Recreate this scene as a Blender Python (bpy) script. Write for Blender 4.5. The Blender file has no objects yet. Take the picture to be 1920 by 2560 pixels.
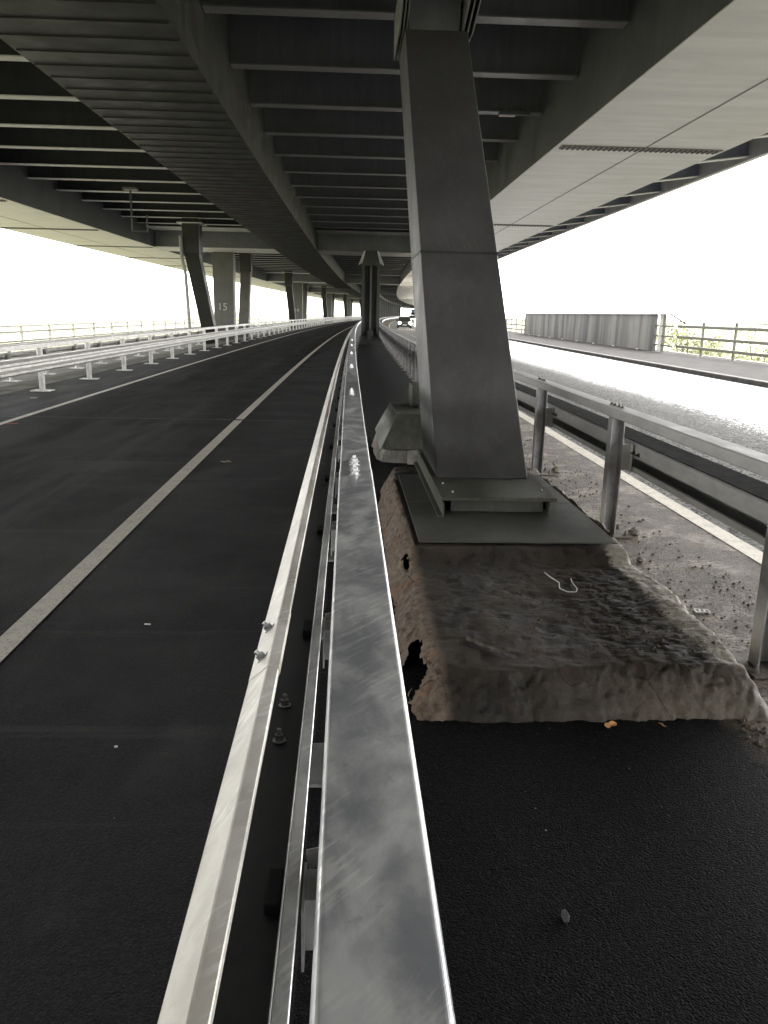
import bpy, math, random
from mathutils import Vector, Matrix, noise
random.seed(7)
PI = math.pi
S = bpy.context.scene
COL = S.collection
RAD = 2400.0                                   # the road bends gently to the right

def P(s, a, z=0.0):                            # arc length, offset to the right, height
    t = s / RAD
    return Vector((RAD - (RAD - a) * math.cos(t), (RAD - a) * math.sin(t), z))

# ------------------------------------------------------------------ mesh building
class MB:
    def __init__(self):
        self.v, self.f, self.m, self.u = [], [], [], []
    def quad(self, pts, m=0, uv=None):
        k = len(self.v); self.v += [Vector(p) for p in pts]
        self.f.append(list(range(k, k + len(pts)))); self.m.append(m)
        self.u.append(uv if uv else [(p[0] + p[2] * .37, p[1] + p[2]) for p in pts])
    def solid(self, bot, top, m=0):            # two loops of equal length (bottom counter-clockwise from above)
        k = len(self.v); n = len(bot)
        self.v += [Vector(p) for p in bot] + [Vector(p) for p in top]
        fs = [list(range(k + n - 1, k - 1, -1)), list(range(k + n, k + 2 * n))]
        fs += [[k + i, k + (i + 1) % n, k + n + (i + 1) % n, k + n + i] for i in range(n)]
        for f in fs:
            self.f.append(f); self.m.append(m)
            self.u.append([(self.v[i].x + self.v[i].y * .5, self.v[i].z + self.v[i].y * .5) for i in f])
    def box(self, x0, x1, y0, y1, z0, z1, m=0, T=None):
        b = [Vector(p) for p in ((x0, y0, z0), (x1, y0, z0), (x1, y1, z0), (x0, y1, z0))]
        t = [Vector(p) for p in ((x0, y0, z1), (x1, y0, z1), (x1, y1, z1), (x0, y1, z1))]
        if T is not None: b = [T @ p for p in b]; t = [T @ p for p in t]
        self.solid(b, t, m)
    def tube(self, p0, p1, r0, r1=None, n=10, m=0):
        p0, p1 = Vector(p0), Vector(p1); r1 = r0 if r1 is None else r1
        d = (p1 - p0).normalized(); a = d.orthogonal().normalized(); b = d.cross(a)
        c = [(math.cos(2 * PI * i / n), math.sin(2 * PI * i / n)) for i in range(n)]
        self.solid([p0 + (a * x + b * y) * r0 for x, y in c], [p1 + (a * x + b * y) * r1 for x, y in c], m)
    def sweep(self, prof, s0, s1, step, closed=True, m=0, off=None, road=False, caps=True):
        n = max(1, int(round((s1 - s0) / step))); k0 = len(self.v); L = len(prof)
        cum = [0.0]
        for i in range(L):
            q, r = prof[i], prof[(i + 1) % L]; cum.append(cum[-1] + math.hypot(q[0] - r[0], q[1] - r[1]))
        if road: cum = [p[0] for p in prof] + [prof[0][0]]
        ss = [s0 + (s1 - s0) * j / n for j in range(n + 1)]
        for s in ss:
            d = off(s) if off else 0.0
            self.v += [P(s, a + d, z) for a, z in prof]
        for j in range(n):
            for i in range(L if closed else L - 1):
                i2 = (i + 1) % L
                A = k0 + j * L
                self.f.append([A + i, A + L + i, A + L + i2, A + i2]); self.m.append(m)
                self.u.append([(cum[i], ss[j]), (cum[i], ss[j + 1]), (cum[i + 1], ss[j + 1]), (cum[i + 1], ss[j])])
        if closed and caps:
            for A, rev in ((k0, False), (k0 + n * L, True)):
                f = list(range(A, A + L)); f = f[::-1] if rev else f
                self.f.append(f); self.m.append(m); self.u.append([(0, 0)] * L)
    def build(self, name, mats, parent=None, bevel=0.0, smooth=False, origin=None, seg=2):
        mats = mats if isinstance(mats, (list, tuple)) else [mats]
        if parent is not None: o0 = Vector(parent.matrix_basis.translation)
        elif origin is not None: o0 = Vector(origin)
        else:
            xs = [p.x for p in self.v]; ys = [p.y for p in self.v]; zs = [p.z for p in self.v]
            o0 = Vector(((min(xs) + max(xs)) / 2, (min(ys) + max(ys)) / 2, min(zs)))
        me = bpy.data.meshes.new(name)
        me.from_pydata([p - o0 for p in self.v], [], self.f)
        for q in mats: me.materials.append(q)
        me.polygons.foreach_set('material_index', self.m)
        ul = me.uv_layers.new(name='UVMap'); k = 0
        flat = [c for uv in self.u for c in uv]
        ul.data.foreach_set('uv', [x for c in flat for x in c])
        if smooth: me.polygons.foreach_set('use_smooth', [True] * len(self.f))
        me.update()
        o = bpy.data.objects.new(name, me); COL.objects.link(o)
        if parent is not None: o.parent = parent
        else: o.location = o0
        if bevel:
            b = o.modifiers.new('bevel', 'BEVEL'); b.width = bevel; b.segments = seg; b.limit_method = 'ANGLE'; b.angle_limit = .6
            b.harden_normals = False
        return o

def tag(o, label, cat, group=None):
    o['label'] = label; o['category'] = cat
    if group: o['group'] = group
    return o
def thing(name, label, cat, loc, group=None):
    o = bpy.data.objects.new(name, None); COL.objects.link(o); o.location = loc; o.empty_display_size = .2
    return tag(o, label, cat, group)
def struct(o): o['kind'] = 'structure'; return o
def kids(o): return [c for c in bpy.data.objects if c.parent == o]
def dup(root, loc, rz, label=None, group=None):
    def cp(o, par):
        c = o.copy(); COL.objects.link(c)
        if par is not None: c.parent = par
        for ch in kids(o): cp(ch, c)
        return c
    r = cp(root, None); r.location = loc; r.rotation_euler = (0, 0, rz)
    if label: r['label'] = label
    if group: r['group'] = group
    return r

# ------------------------------------------------------------------ materials
class G:
    def __init__(self, name):
        self.m = bpy.data.materials.new(name); self.m.use_nodes = True
        self.t = self.m.node_tree; self.b = self.t.nodes['Principled BSDF']
        self.tc = self.t.nodes.new('ShaderNodeTexCoord')
    def n(self, kind, **kw):
        x = self.t.nodes.new(kind)
        for k, v in kw.items(): setattr(x, k, v)
        return x
    def set(self, sock, v):
        if hasattr(v, 'is_output') or isinstance(v, bpy.types.NodeSocket): self.t.links.new(v, sock)
        else: sock.default_value = v
    def map(self, src='Object', scale=(1, 1, 1), rot=(0, 0, 0)):
        x = self.n('ShaderNodeMapping'); self.t.links.new(self.tc.outputs[src], x.inputs[0])
        x.inputs['Scale'].default_value = scale; x.inputs['Rotation'].default_value = rot
        return x.outputs[0]
    def noise(self, vec, scale, detail=4, rough=.55, dist=0.0):
        x = self.n('ShaderNodeTexNoise'); self.set(x.inputs['Vector'], vec)
        x.inputs['Scale'].default_value = scale; x.inputs['Detail'].default_value = detail
        x.inputs['Roughness'].default_value = rough; x.inputs['Distortion'].default_value = dist
        return x.outputs[0]
    def vor(self, vec, scale, feature='F1', out=0):
        x = self.n('ShaderNodeTexVoronoi', feature=feature); self.set(x.inputs['Vector'], vec)
        x.inputs['Scale'].default_value = scale
        return x.outputs[out]
    def math(self, op, a, b=0.0, c=None, clamp=False):
        x = self.n('ShaderNodeMath', operation=op, use_clamp=clamp); self.set(x.inputs[0], a); self.set(x.inputs[1], b)
        if c is not None: self.set(x.inputs[2], c)
        return x.outputs[0]
    def ss(self, v, lo, hi, a=0.0, b=1.0):
        x = self.n('ShaderNodeMapRange', interpolation_type='SMOOTHSTEP'); self.set(x.inputs[0], v)
        for i, q in enumerate((lo, hi, a, b)): self.set(x.inputs[i + 1], q)
        return x.outputs[0]
    def mix(self, f, a, b):
        x = self.n('ShaderNodeMix', data_type='RGBA')
        self.set(x.inputs[0], f)
        for i, q in ((6, a), (7, b)):
            if isinstance(q, (tuple, list)): q = tuple(q) + ((1,) if len(q) == 3 else ())
            self.set(x.inputs[i], q)
        return x.outputs[2]
    def xyz(self, src='Object'):
        x = self.n('ShaderNodeSeparateXYZ'); self.t.links.new(self.tc.outputs[src], x.inputs[0]); return x.outputs
    def bump(self, h, strength=.5, dist=.01, normal=None):
        x = self.n('ShaderNodeBump'); self.set(x.inputs['Height'], h)
        x.inputs['Strength'].default_value = strength; x.inputs['Distance'].default_value = dist
        if normal is not None: self.t.links.new(normal, x.inputs['Normal'])
        return x.outputs[0]
    def stones(self, uv, sc, fine, lo, hi):
        x = self.n('ShaderNodeSeparateColor'); self.t.links.new(self.vor(uv, sc, out=1), x.inputs[0])
        k = self.math('POWER', x.outputs[0], 2.6); k = self.math('MULTIPLY', k, self.ss(fine, .3, .65, .4, 1.1))
        return self.mix(k, lo, hi)
    def out(self, col=None, rough=None, normal=None, metal=None, spec=None):
        for k, v in (('Base Color', col), ('Roughness', rough), ('Normal', normal), ('Metallic', metal), ('Specular IOR Level', spec)):
            if v is None: continue
            if isinstance(v, (tuple, list)): v = tuple(v) + ((1,) if len(v) == 3 else ())
            self.set(self.b.inputs[k], v)
        return self.m

def asphalt_new():
    g = G('new_asphalt'); uv = g.map('UV'); u = g.xyz('UV')
    grain = g.vor(uv, 140); fine = g.noise(uv, 300, 3, .7); big = g.noise(uv, .9, 5, .6)
    st = g.noise(g.map('UV', (2.2, .16, 1)), 1.0, 5, .65)
    tr = g.noise(g.map('UV', (.25, 5, 1)), 1.0, 4, .6)
    c = g.stones(uv, 130, fine, (.0013, .0013, .0014), (.016, .016, .0165))
    dust = g.math('MULTIPLY', g.ss(st, .42, .75), g.ss(big, .35, .7))
    # streaky dust plus painted-in grazing sky sheen, rising away from the barrier
    d2 = g.math('MULTIPLY', g.math('ADD', g.math('MULTIPLY', dust, .85), .1), g.ss(g.math('ADD', u[0], g.math('MULTIPLY', g.math('SUBTRACT', big, .5), 2.0)), .3, -5.5, .0, 1))
    c = g.mix(g.math('MULTIPLY', d2, .75), c, (.13, .133, .138))
    c = g.mix(g.math('MULTIPLY', g.ss(tr, .58, .72), .3), c, (.07, .07, .07))
    tk = g.math('ADD', g.ss(g.math('ABSOLUTE', g.math('ADD', u[0], 2.75)), .38, .05), g.ss(g.math('ABSOLUTE', g.math('ADD', u[0], 4.45)), .38, .05))
    c = g.mix(g.math('MULTIPLY', g.math('MULTIPLY', tk, g.ss(st, .35, .65)), .16), c, (.16, .16, .16))
    arc = g.n('ShaderNodeTexWave', wave_type='RINGS', rings_direction='Z', wave_profile='SIN'); g.set(arc.inputs['Vector'], g.map('UV', (.12, .035, 1))); arc.inputs['Scale'].default_value = 1.4; arc.inputs['Distortion'].default_value = 3.5; arc.inputs['Detail'].default_value = 3
    c = g.mix(g.math('MULTIPLY', g.math('MULTIPLY', g.ss(arc.outputs[1], .93, 1.0), g.ss(big, .45, .65)), .25), c, (.13, .13, .13))
    h = g.math('ADD', g.math('MULTIPLY', grain, 1.0), g.math('MULTIPLY', fine, .5))
    return g.out(c, g.ss(big, .3, .7, .6, .76), g.bump(h, .8, .006), spec=.15)
def asphalt_median():
    g = G('median_asphalt'); uv = g.map('UV'); u = g.xyz('UV')
    grain = g.vor(uv, 140); fine = g.noise(uv, 300, 3, .7); big = g.noise(uv, 1.3, 6, .62); mid = g.noise(uv, 6, 6, .65)
    blk = g.stones(uv, 120, fine, (.0008, .0008, .0009), (.015, .0148, .0145))
    mud = g.mix(g.ss(mid, .38, .62), (.032, .022, .015), (.18, .135, .095)); gr = g.noise(g.map('UV', (1, 1.6, 1)), 38, 6, .8); mud = g.mix(g.ss(gr, .44, .62), mud, (.23, .185, .145))
    mud = g.mix(g.math('MULTIPLY', g.ss(g.noise(g.map('UV', (1, 1.8, 1)), 55, 4, .75), .5, .6), .85), mud, (.03, .024, .02))
    mud = g.mix(g.math('MULTIPLY', g.ss(g.noise(uv, 13, 8, .75), .48, .62), .75), mud, (.03, .023, .017))
    chalk = g.math('MULTIPLY', g.ss(g.noise(g.map('UV', (1, 1.2, 1)), 1.9, 7, .66), .48, .62), g.ss(g.noise(g.map('UV', (.8, 2.2, 1)), 20, 5, .7), .38, .6))
    mud = g.mix(g.math('MULTIPLY', chalk, .8), mud, (.52, .46, .38))
    edge = g.math('ADD', u[0], g.math('MULTIPLY', g.math('SUBTRACT', big, .5), .5))
    k = g.ss(edge, 1.62, 1.86)
    c = g.mix(k, blk, mud)
    h = g.math('ADD', g.math('MULTIPLY', grain, 1.0), g.math('MULTIPLY', g.math('MULTIPLY', gr, k), 5.0))
    return g.out(c, g.ss(k, 0, 1, .78, .6), g.bump(h, .9, .0065), spec=.09)
def asphalt_right():
    g = G('wet_asphalt'); uv = g.map('UV'); u = g.xyz('UV')
    grain = g.vor(uv, 60); fine = g.noise(uv, 150, 3, .7); big = g.noise(g.map('UV', (1, .12, 1)), 1.4, 5, .6)
    cell = g.vor(g.map('UV', (1, .8, 1)), 34, out=1)
    cs = g.n('ShaderNodeSeparateColor'); g.t.links.new(cell, cs.inputs[0])
    e = g.math('ADD', u[0], g.math('MULTIPLY', g.math('SUBTRACT', big, .5), 1.0))
    e = g.math('ADD', e, g.math('MULTIPLY', g.math('SUBTRACT', cs.outputs[0], .5), 1.7))
    e = g.math('ADD', e, g.math('MULTIPLY', g.math('SUBTRACT', g.noise(uv, 9, 4, .7), .5), 2.0))
    wet = g.ss(e, 7.1, 8.5)
    damp = g.ss(e, 5.6, 8.0)
    track = g.ss(g.noise(g.map('UV', (1.6, .03, 1)), 1.0, 3, .5), .42, .62)
    c = g.mix(g.math('MULTIPLY', g.math('POWER', cs.outputs[1], 1.6), g.ss(fine, .3, .65, .5, 1)), (.010, .0098, .0094), (.13, .126, .12))
    c = g.mix(wet, c, (.03, .03, .03)); c = g.mix(g.ss(e, 6.4, 4.6), c, g.mix(cs.outputs[1], (.03, .028, .026), (.30, .29, .27)))  # paler speckle towards the median imitates glare on the road
    r = g.math('SUBTRACT', g.math('SUBTRACT', .88, g.math('MULTIPLY', damp, .2)), g.math('MULTIPLY', wet, .4))
    g.set(g.b.inputs['Specular IOR Level'], g.ss(e, 6.6, 8.4, .12, .5))
    r = g.math('ADD', r, g.math('MULTIPLY', track, .03))
    h = g.math('ADD', grain, g.math('MULTIPLY', fine, .4))
    x = g.n('ShaderNodeBump'); g.set(x.inputs['Height'], h); x.inputs['Distance'].default_value = .006
    g.set(x.inputs['Strength'], g.math('SUBTRACT', .8, g.math('MULTIPLY', wet, .66)))
    g.b.inputs['Coat Roughness'].default_value = .1
    g.set(g.b.inputs['Coat Weight'], g.math('MULTIPLY', wet, .9))
    g.b.inputs['Coat IOR'].default_value = 1.33
    y = g.n('ShaderNodeBump'); g.set(y.inputs['Height'], g.noise(uv, 30, 4, .6)); y.inputs['Distance'].default_value = .002
    y.inputs['Strength'].default_value = .5; g.t.links.new(y.outputs[0], g.b.inputs['Coat Normal'])
    return g.out(c, r, x.outputs[0])
def paint_line(name, col, worn=.5):
    g = G(name); uv = g.map('UV')
    a = g.noise(uv, 45, 4, .7); b = g.noise(uv, 8, 4, .6)
    c = g.mix(g.ss(a, .52, .68), col, tuple(x * .55 for x in col))
    c = g.mix(g.math('MULTIPLY', g.ss(b, .45, .7), worn), c, (.12, .11, .1))
    return g.out(c, .6, g.bump(a, .7, .004))
def concrete(name, lo, hi, sc=1.0, rough=.85, src='Object', bump=.5, bd=.01, spec=.3):
    g = G(name); p = g.map(src)
    a = g.noise(p, 2.5 * sc, 7, .65); f = g.noise(p, 70 * sc, 4, .7)
    c = g.mix(g.ss(a, .33, .68), lo, hi); c = g.mix(g.math('MULTIPLY', g.ss(f, .55, .72), .5), c, tuple(x * .55 for x in lo))
    return g.out(c, rough, g.bump(g.math('ADD', a, g.math('MULTIPLY', f, .5)), bump, bd), spec=spec)
def galv(name, lo, hi, metal=.6, r0=.28, r1=.6, src='UV', scr=True, sc=1.0, wc=.5):
    g = G(name); uv = g.map(src)
    big = g.noise(g.map(src, (1.5 * sc, .8 * sc, 1.5 * sc)), 6, 9, .62, .35); mid = g.noise(g.map(src, (1 * sc, 1 * sc, 1 * sc)), 22, 6, .65, .2)
    c = g.mix(g.ss(big, .36, .64), lo, hi)
    white = g.math('MULTIPLY', g.ss(g.noise(g.map(src, (1.3 * sc, .6 * sc, 1.3 * sc)), 4.2, 10, .7, .5), .47, .62), g.ss(mid, .36, .6, .2, 1))
    c = g.mix(g.math('MULTIPLY', white, wc), c, (.72, .715, .69))
    r = g.ss(big, .36, .64, r0, r1); r = g.math('ADD', r, g.math('MULTIPLY', white, .12))
    if scr:         # short diagonal rubs left from handling
        m1 = g.n('ShaderNodeMapping'); g.t.links.new(uv, m1.inputs[0]); m1.inputs['Rotation'].default_value = (0, 0, .7)
        m2 = g.n('ShaderNodeMapping'); g.t.links.new(m1.outputs[0], m2.inputs[0]); m2.inputs['Scale'].default_value = (70, 9, 20)
        sr = g.math('MULTIPLY', g.ss(g.noise(m2.outputs[0], 1.0, 3, .6), .5, .62), g.ss(g.noise(uv, 3.2, 3, .5), .42, .58))
        c = g.mix(g.math('MULTIPLY', sr, .5), c, (.95, .93, .88)); c = g.mix(g.math('MULTIPLY', g.ss(mid, .56, .68), .22), c, tuple(x * .55 for x in lo)); r = g.math('SUBTRACT', r, g.math('MULTIPLY', sr, .1))
    h = g.math('ADD', g.noise(uv, 12 * sc, 3, .5), g.math('MULTIPLY', mid, .15))
    return g.out(c, g.math('MAXIMUM', r, .31), g.bump(h, .1, .008), metal=metal)
def painted_steel(name, lo, hi, rough=.55, src='Object', streak=.5, spec=.4, sc=1.0, rust=.0):
    g = G(name); p = g.map(src)
    a = g.noise(p, 1.3 * sc, 6, .62); b = g.noise(g.map(src, (7, 7, .5)), 1.2 * sc, 5, .65)
    f = g.math('ADD', g.math('MULTIPLY', a, .6), g.math('MULTIPLY', b, .4 * streak + .2))
    c = g.mix(g.ss(f, .32, .72), lo, hi)
    c = g.mix(g.math('MULTIPLY', g.ss(g.noise(p, 30, 4, .75), .6, .75), .25), c, tuple(x * .6 for x in lo))
    c = g.mix(g.math('MULTIPLY', g.ss(g.noise(g.map(src, (11, 11, .35)), 1.5, 4, .6), .56, .7), .3 * streak), c, tuple(x * 1.5 for x in hi))
    if rust: c = g.mix(g.math('MULTIPLY', g.ss(g.noise(p, 5, 7, .75), .64, .74), rust), c, (.12, .05, .025))
    return g.out(c, g.ss(a, .3, .7, rough - .08, rough + .12), g.bump(g.noise(p, 8, 5, .6), .12, .02), spec=spec)
def soffit_paint():
    g = G('soffit_paint'); p = g.map('UV')
    a = g.noise(g.map('UV', (.35, 2.4, 1)), 1.0, 6, .62); b = g.noise(p, .8, 5, .6)
    c = g.mix(g.ss(a, .35, .7), (.72, .705, .665), (.84, .825, .785))
    c = g.mix(g.math('MULTIPLY', g.ss(b, .5, .7), .35), c, (.62, .595, .54))
    return g.out(c, .5, g.bump(a, .1, .03), spec=.4)
def plain(name, col, rough=.5, metal=0.0, emit=None, es=0.0):
    g = G(name); p = g.map('Object'); a = g.noise(p, 25, 4, .65)
    if emit: g.b.inputs['Emission Color'].default_value = tuple(emit) + (1,); g.b.inputs['Emission Strength'].default_value = es
    c = g.mix(g.ss(a, .4, .7), tuple(col), tuple(x * .8 for x in col))
    return g.out(c, rough, g.bump(a, .08, .005), metal=metal)

M = {}
M['road'] = asphalt_new(); M['median'] = asphalt_median(); M['wet'] = asphalt_right()
M['line'] = paint_line('white_line_paint', (.86, .81, .71), .18); M['line2'] = paint_line('cream_line_paint', (.6, .54, .42), .35)
M['line3'] = paint_line('worn_line_paint', (.7, .7, .68), .3)
M['galv'] = galv('new_galvanised_steel', (.36, .366, .38), (.62, .615, .6), .5, .32, .5, wc=.4)
M['galv_lip'] = galv('bright_lip_steel', (.5, .5, .49), (.75, .74, .72), .55, .2, .4)
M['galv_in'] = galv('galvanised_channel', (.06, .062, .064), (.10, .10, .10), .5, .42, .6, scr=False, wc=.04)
M['galv_white'] = galv('pale_galvanised_steel', (.44, .425, .395), (.6, .585, .55), .25, .38, .6)
M['galv_cream'] = galv('scratched_cream_steel', (.58, .545, .475), (.8, .765, .69), .25, .32, .5, sc=.8, wc=.25)
M['galv_dull'] = galv('dull_galvanised_steel', (.29, .28, .265), (.36, .35, .33), .2, .5, .68, 'UV', scr=False, wc=.12)
M['galv_post'] = galv('galvanised_post_steel', (.22, .22, .222), (.36, .36, .355), .6, .32, .5, 'Object', sc=.7, scr=False, wc=.15)
M['galv_dark'] = concrete('painted_reflection_top', (.008, .008, .008), (.02, .0195, .018), 3, .95, 'UV', .3, .004, spec=.02)  # near-black colour stands in for the dark deck mirrored in the steel
M['dirtyplate'] = concrete('dirty_base_plate', (.07, .06, .05), (.2, .18, .155), 3, .8)
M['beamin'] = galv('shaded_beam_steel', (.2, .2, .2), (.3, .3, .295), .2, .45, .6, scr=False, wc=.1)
M['bolt'] = plain('zinc_bolt', (.5, .5, .5), .3, .9)
M['bolt_dark'] = plain('dark_bolt', (.08, .07, .06), .5, .6)
M['deck'] = painted_steel('dark_deck_paint', (.13, .136, .145), (.19, .198, .21), .55)  # deck paint lightened to imitate veiling lens flare
M['deck_left'] = painted_steel('left_bay_deck_paint', (.03, .032, .035), (.055, .058, .062), .55)  # darker copy for the left bay, where no lens veil is painted in
M['web'] = painted_steel('girder_web_paint', (.085, .09, .10), (.135, .14, .152), .5)
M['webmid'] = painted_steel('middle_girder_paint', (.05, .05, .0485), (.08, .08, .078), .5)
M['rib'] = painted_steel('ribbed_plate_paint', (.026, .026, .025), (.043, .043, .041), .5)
M['flange'] = painted_steel('pale_flange_paint', (.72, .72, .71), (.85, .85, .84), .5)
M['flange_dim'] = painted_steel('grey_flange_paint', (.19, .19, .19), (.27, .27, .268), .5)
M['soffit'] = soffit_paint()
M['cant'] = painted_steel('cantilever_paint', (.20, .22, .28), (.30, .32, .38), .5)
M['seam'] = painted_steel('seam_paint', (.16, .155, .145), (.24, .23, .21), .6)
M['column'] = painted_steel('column_paint', (.058, .0565, .056), (.084, .082, .0805), .5, rust=.0, spec=.45)
M['column_far'] = painted_steel('far_column_paint', (.085, .083, .072), (.13, .127, .112), .55)
M['column_dark'] = painted_steel('dark_column_paint', (.03, .031, .028), (.055, .056, .05), .55)
M['hood'] = painted_steel('green_grey_steel', (.055, .056, .043), (.12, .118, .094), .55, sc=2.5, rust=.35)
M['plate'] = painted_steel('dirty_steel_plate', (.055, .055, .047), (.10, .098, .085), .55, sc=2.5, rust=.25)
M['footway'] = concrete('footway_asphalt', (.04, .037, .035), (.06, .056, .054), .6, .9, 'UV', spec=.05)
M['kerb'] = concrete('kerb_stone', (.10, .096, .092), (.17, .163, .155), 1.2, .9)
M['slab'] = concrete('deck_concrete', (.25, .24, .22), (.35, .34, .31), .3)
M['verge'] = concrete('dusty_verge', (.12, .115, .105), (.26, .25, .225), .5, .9, 'UV')
M['rail_paint'] = painted_steel('parapet_paint', (.11, .11, .085), (.17, .167, .13), .5)
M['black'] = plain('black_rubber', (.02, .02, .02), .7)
M['white'] = plain('number_paint', (.42, .41, .37), .8)
M['glass'] = plain('car_glass', (.015, .018, .018), .08)
M['lamp'] = plain('lit_headlight', (.9, .9, .85), .3, 0, (1, .9, .72), 90.0)
M['plate_w'] = plain('number_plate', (.8, .8, .78), .4)
M['leaf'] = plain('dry_leaf', (.5, .25, .09), .8)
M['plastic'] = plain('pale_plastic', (.7, .69, .66), .5)

# ------------------------------------------------------------------ world, sun, camera
SUN_EL, SUN_AZ = 42.0, 38.0                    # azimuth measured clockwise from the road direction
w = bpy.data.worlds.new('World'); S.world = w; w.use_nodes = True
nt = w.node_tree; bg = nt.nodes['Background']
sky = nt.nodes.new('ShaderNodeTexSky'); sky.sky_type = 'NISHITA'; sky.sun_disc = False
sky.sun_elevation = math.radians(SUN_EL); sky.sun_rotation = math.radians(SUN_AZ)
sky.dust_density = 1.2; sky.air_density = 1.6; sky.ozone_density = 1.0
hs = nt.nodes.new('ShaderNodeHueSaturation'); hs.inputs['Saturation'].default_value = .04
nt.links.new(sky.outputs[0], hs.inputs['Color']); nt.links.new(hs.outputs[0], bg.inputs[0])
bg.inputs[1].default_value = .15
sl = bpy.data.lights.new('sun', 'SUN'); sl.energy = 0.9; sl.angle = math.radians(14); sl.color = (1, .96, .9)
so = bpy.data.objects.new('sun', sl); COL.objects.link(so)
e, az = math.radians(SUN_EL), math.radians(SUN_AZ)
d = -Vector((math.sin(az) * math.cos(e), math.cos(az) * math.cos(e), math.sin(e)))
so.rotation_euler = d.to_track_quat('-Z', 'Y').to_euler()

cam = bpy.data.cameras.new('camera'); co = bpy.data.objects.new('camera', cam); COL.objects.link(co); S.camera = co
cam.sensor_fit = 'VERTICAL'; cam.sensor_height = 36.0; cam.lens = 36.0 * 2000 / 2560; cam.clip_end = 12000; cam.clip_start = .05
pt, yw, rl = math.radians(13.915), math.radians(2.86), .022
F = Vector((math.sin(yw) * math.cos(pt), math.cos(yw) * math.cos(pt), -math.sin(pt)))
R0 = F.cross(Vector((0, 0, 1))).normalized(); U0 = R0.cross(F)
Rr = R0 * math.cos(rl) + U0 * math.sin(rl); Uu = -R0 * math.sin(rl) + U0 * math.cos(rl)
mm = Matrix((Rr, Uu, -F)).transposed().to_4x4(); mm.translation = Vector((0, 0, 1.75)); co.matrix_world = mm
S.view_settings.view_transform = 'Standard'; S.view_settings.look = 'None'; S.view_settings.gamma = 1.0
S.view_settings.exposure = 2.85
S.cycles.use_denoising = True

# ------------------------------------------------------------------ setting
SB, SE = -70.0, 620.0
def sheet(name, prof, mat, s0=SB, s1=SE, step=6.0):
    b = MB(); b.sweep(prof, s0, s1, step, closed=False, road=True)
    return struct(b.build(name, mat, origin=(0, 0, 0)))
sheet('left_road', [(-6.1, 0), (-.12, 0)], M['road'])
sheet('median_strip', [(-.12, 0), (3.08, 0)], M['median'])
sheet('right_road', [(3.08, 0), (11.55, 0)], M['wet'])
sheet('verge', [(-15.2, -.30), (-9.0, -.24), (-7.3, 0), (-7.0, .004)], M['verge'])
sheet('hard_strip', [(-7.0, .004), (-6.1, 0)], M['road'])
b = MB(); b.sweep([(11.55, -.05), (11.55, .12), (11.57, .135), (11.72, .14), (11.72, -.05)], SB, SE, 6.0); struct(b.build('kerb', M['kerb'], origin=(0, 0, 0)))
sheet('footway', [(11.72, .136), (15.6, .13), (16.9, .10)], M['footway'])
b = MB(); b.sweep([(-15.4, -1.4), (-15.4, -.28), (-15.2, -.28), (-15.2, -.35), (16.9, -.35), (16.9, .12), (17.1, .12), (17.1, -1.4)], SB, SE, 8.0)
struct(b.build('lower_deck_slab', M['slab'], origin=(0, 0, 0)))
def stripe(name, a, wd, s0, s1, mat, z=.004, step=3.0):
    b = MB(); b.sweep([(a - wd / 2, z), (a + wd / 2, z)], s0, s1, step, closed=False, road=True); return b
b = stripe('edge_line', -1.8, .135, SB, 13.16, M['line']); b.sweep([(-1.867, .004), (-1.733, .004)], 13.30, SE, 3.0, closed=False, road=True)
struct(b.build('edge_line', M['line'], origin=(0, 0, 0)))
struct(stripe('l', -5.28, .115, SB, SE, 0).build('edge_line', M['line'], origin=(0, 0, 0)))
struct(stripe('l', 3.17, .17, SB, SE, 0).build('edge_line', M['line2'], origin=(0, 0, 0)))
struct(stripe('l', 11.2, .12, SB, SE, 0).build('edge_line', M['line3'], origin=(0, 0, 0)))
b = MB()
for k in range(70): b.sweep([(7.05, .004), (7.16, .004)], 6 + k * 9, 10 + k * 9, 2, closed=False, road=True)
struct(b.build('lane_dashes', M['line3'], origin=(0, 0, 0)))
b = MB()
for s in (13.23, 62, 112): b.sweep([(-6.1, .003), (-.6, .003)], s - .02, s + .02, .04, closed=False, road=True)
struct(b.build('deck_joint', M['kerb'], origin=(0, 0, 0)))

# terrain well below the viaduct
def terrain_h(x, y):
    r = math.hypot(x, y)
    h = -11 + 3.0 * noise.noise(Vector((x * .012, y * .012, 0))) + 7 * noise.noise(Vector((x * .0011, y * .0011, 3))) * min(1, r / 900)
    return min(h, -5) if r < 250 else min(h, -3.5)
def terr():
    b = MB(); rs = [0, 20, 40, 65, 95, 130, 180, 240, 320, 430, 580, 780, 1050, 1400, 1900, 2600, 3600, 5000]; n = 72
    pts = [[Vector((r * math.cos(2 * PI * i / n), r * math.sin(2 * PI * i / n), 0)) for i in range(n)] for r in rs]
    for ring in pts:
        for p in ring: p.z = terrain_h(p.x, p.y); b.v.append(p)
    for j in range(len(rs) - 1):
        for i in range(n):
            f = [j * n + i, (j + 1) * n + i, (j + 1) * n + (i + 1) % n, j * n + (i + 1) % n]
            b.f.append(f); b.m.append(0); b.u.append([(b.v[q].x, b.v[q].y) for q in f])
    g = G('meadow'); p = g.map('Object'); a = g.noise(p, .02, 6, .6); f = g.noise(p, .4, 5, .65)
    fields = g.vor(p, .006, out=1)
    c = g.mix(g.ss(a, .35, .65), (.17, .165, .09), (.25, .245, .15)); c = g.mix(g.math('MULTIPLY', g.ss(f, .45, .7), .4), c, (.14, .14, .075))
    c = g.mix(g.ss(fields, .3, .7), c, (.24, .235, .14))
    return struct(b.build('ground', g.out(c, .95, g.bump(f, .5, .5)), smooth=True, origin=(0, 0, 0)))
terr()

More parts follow.
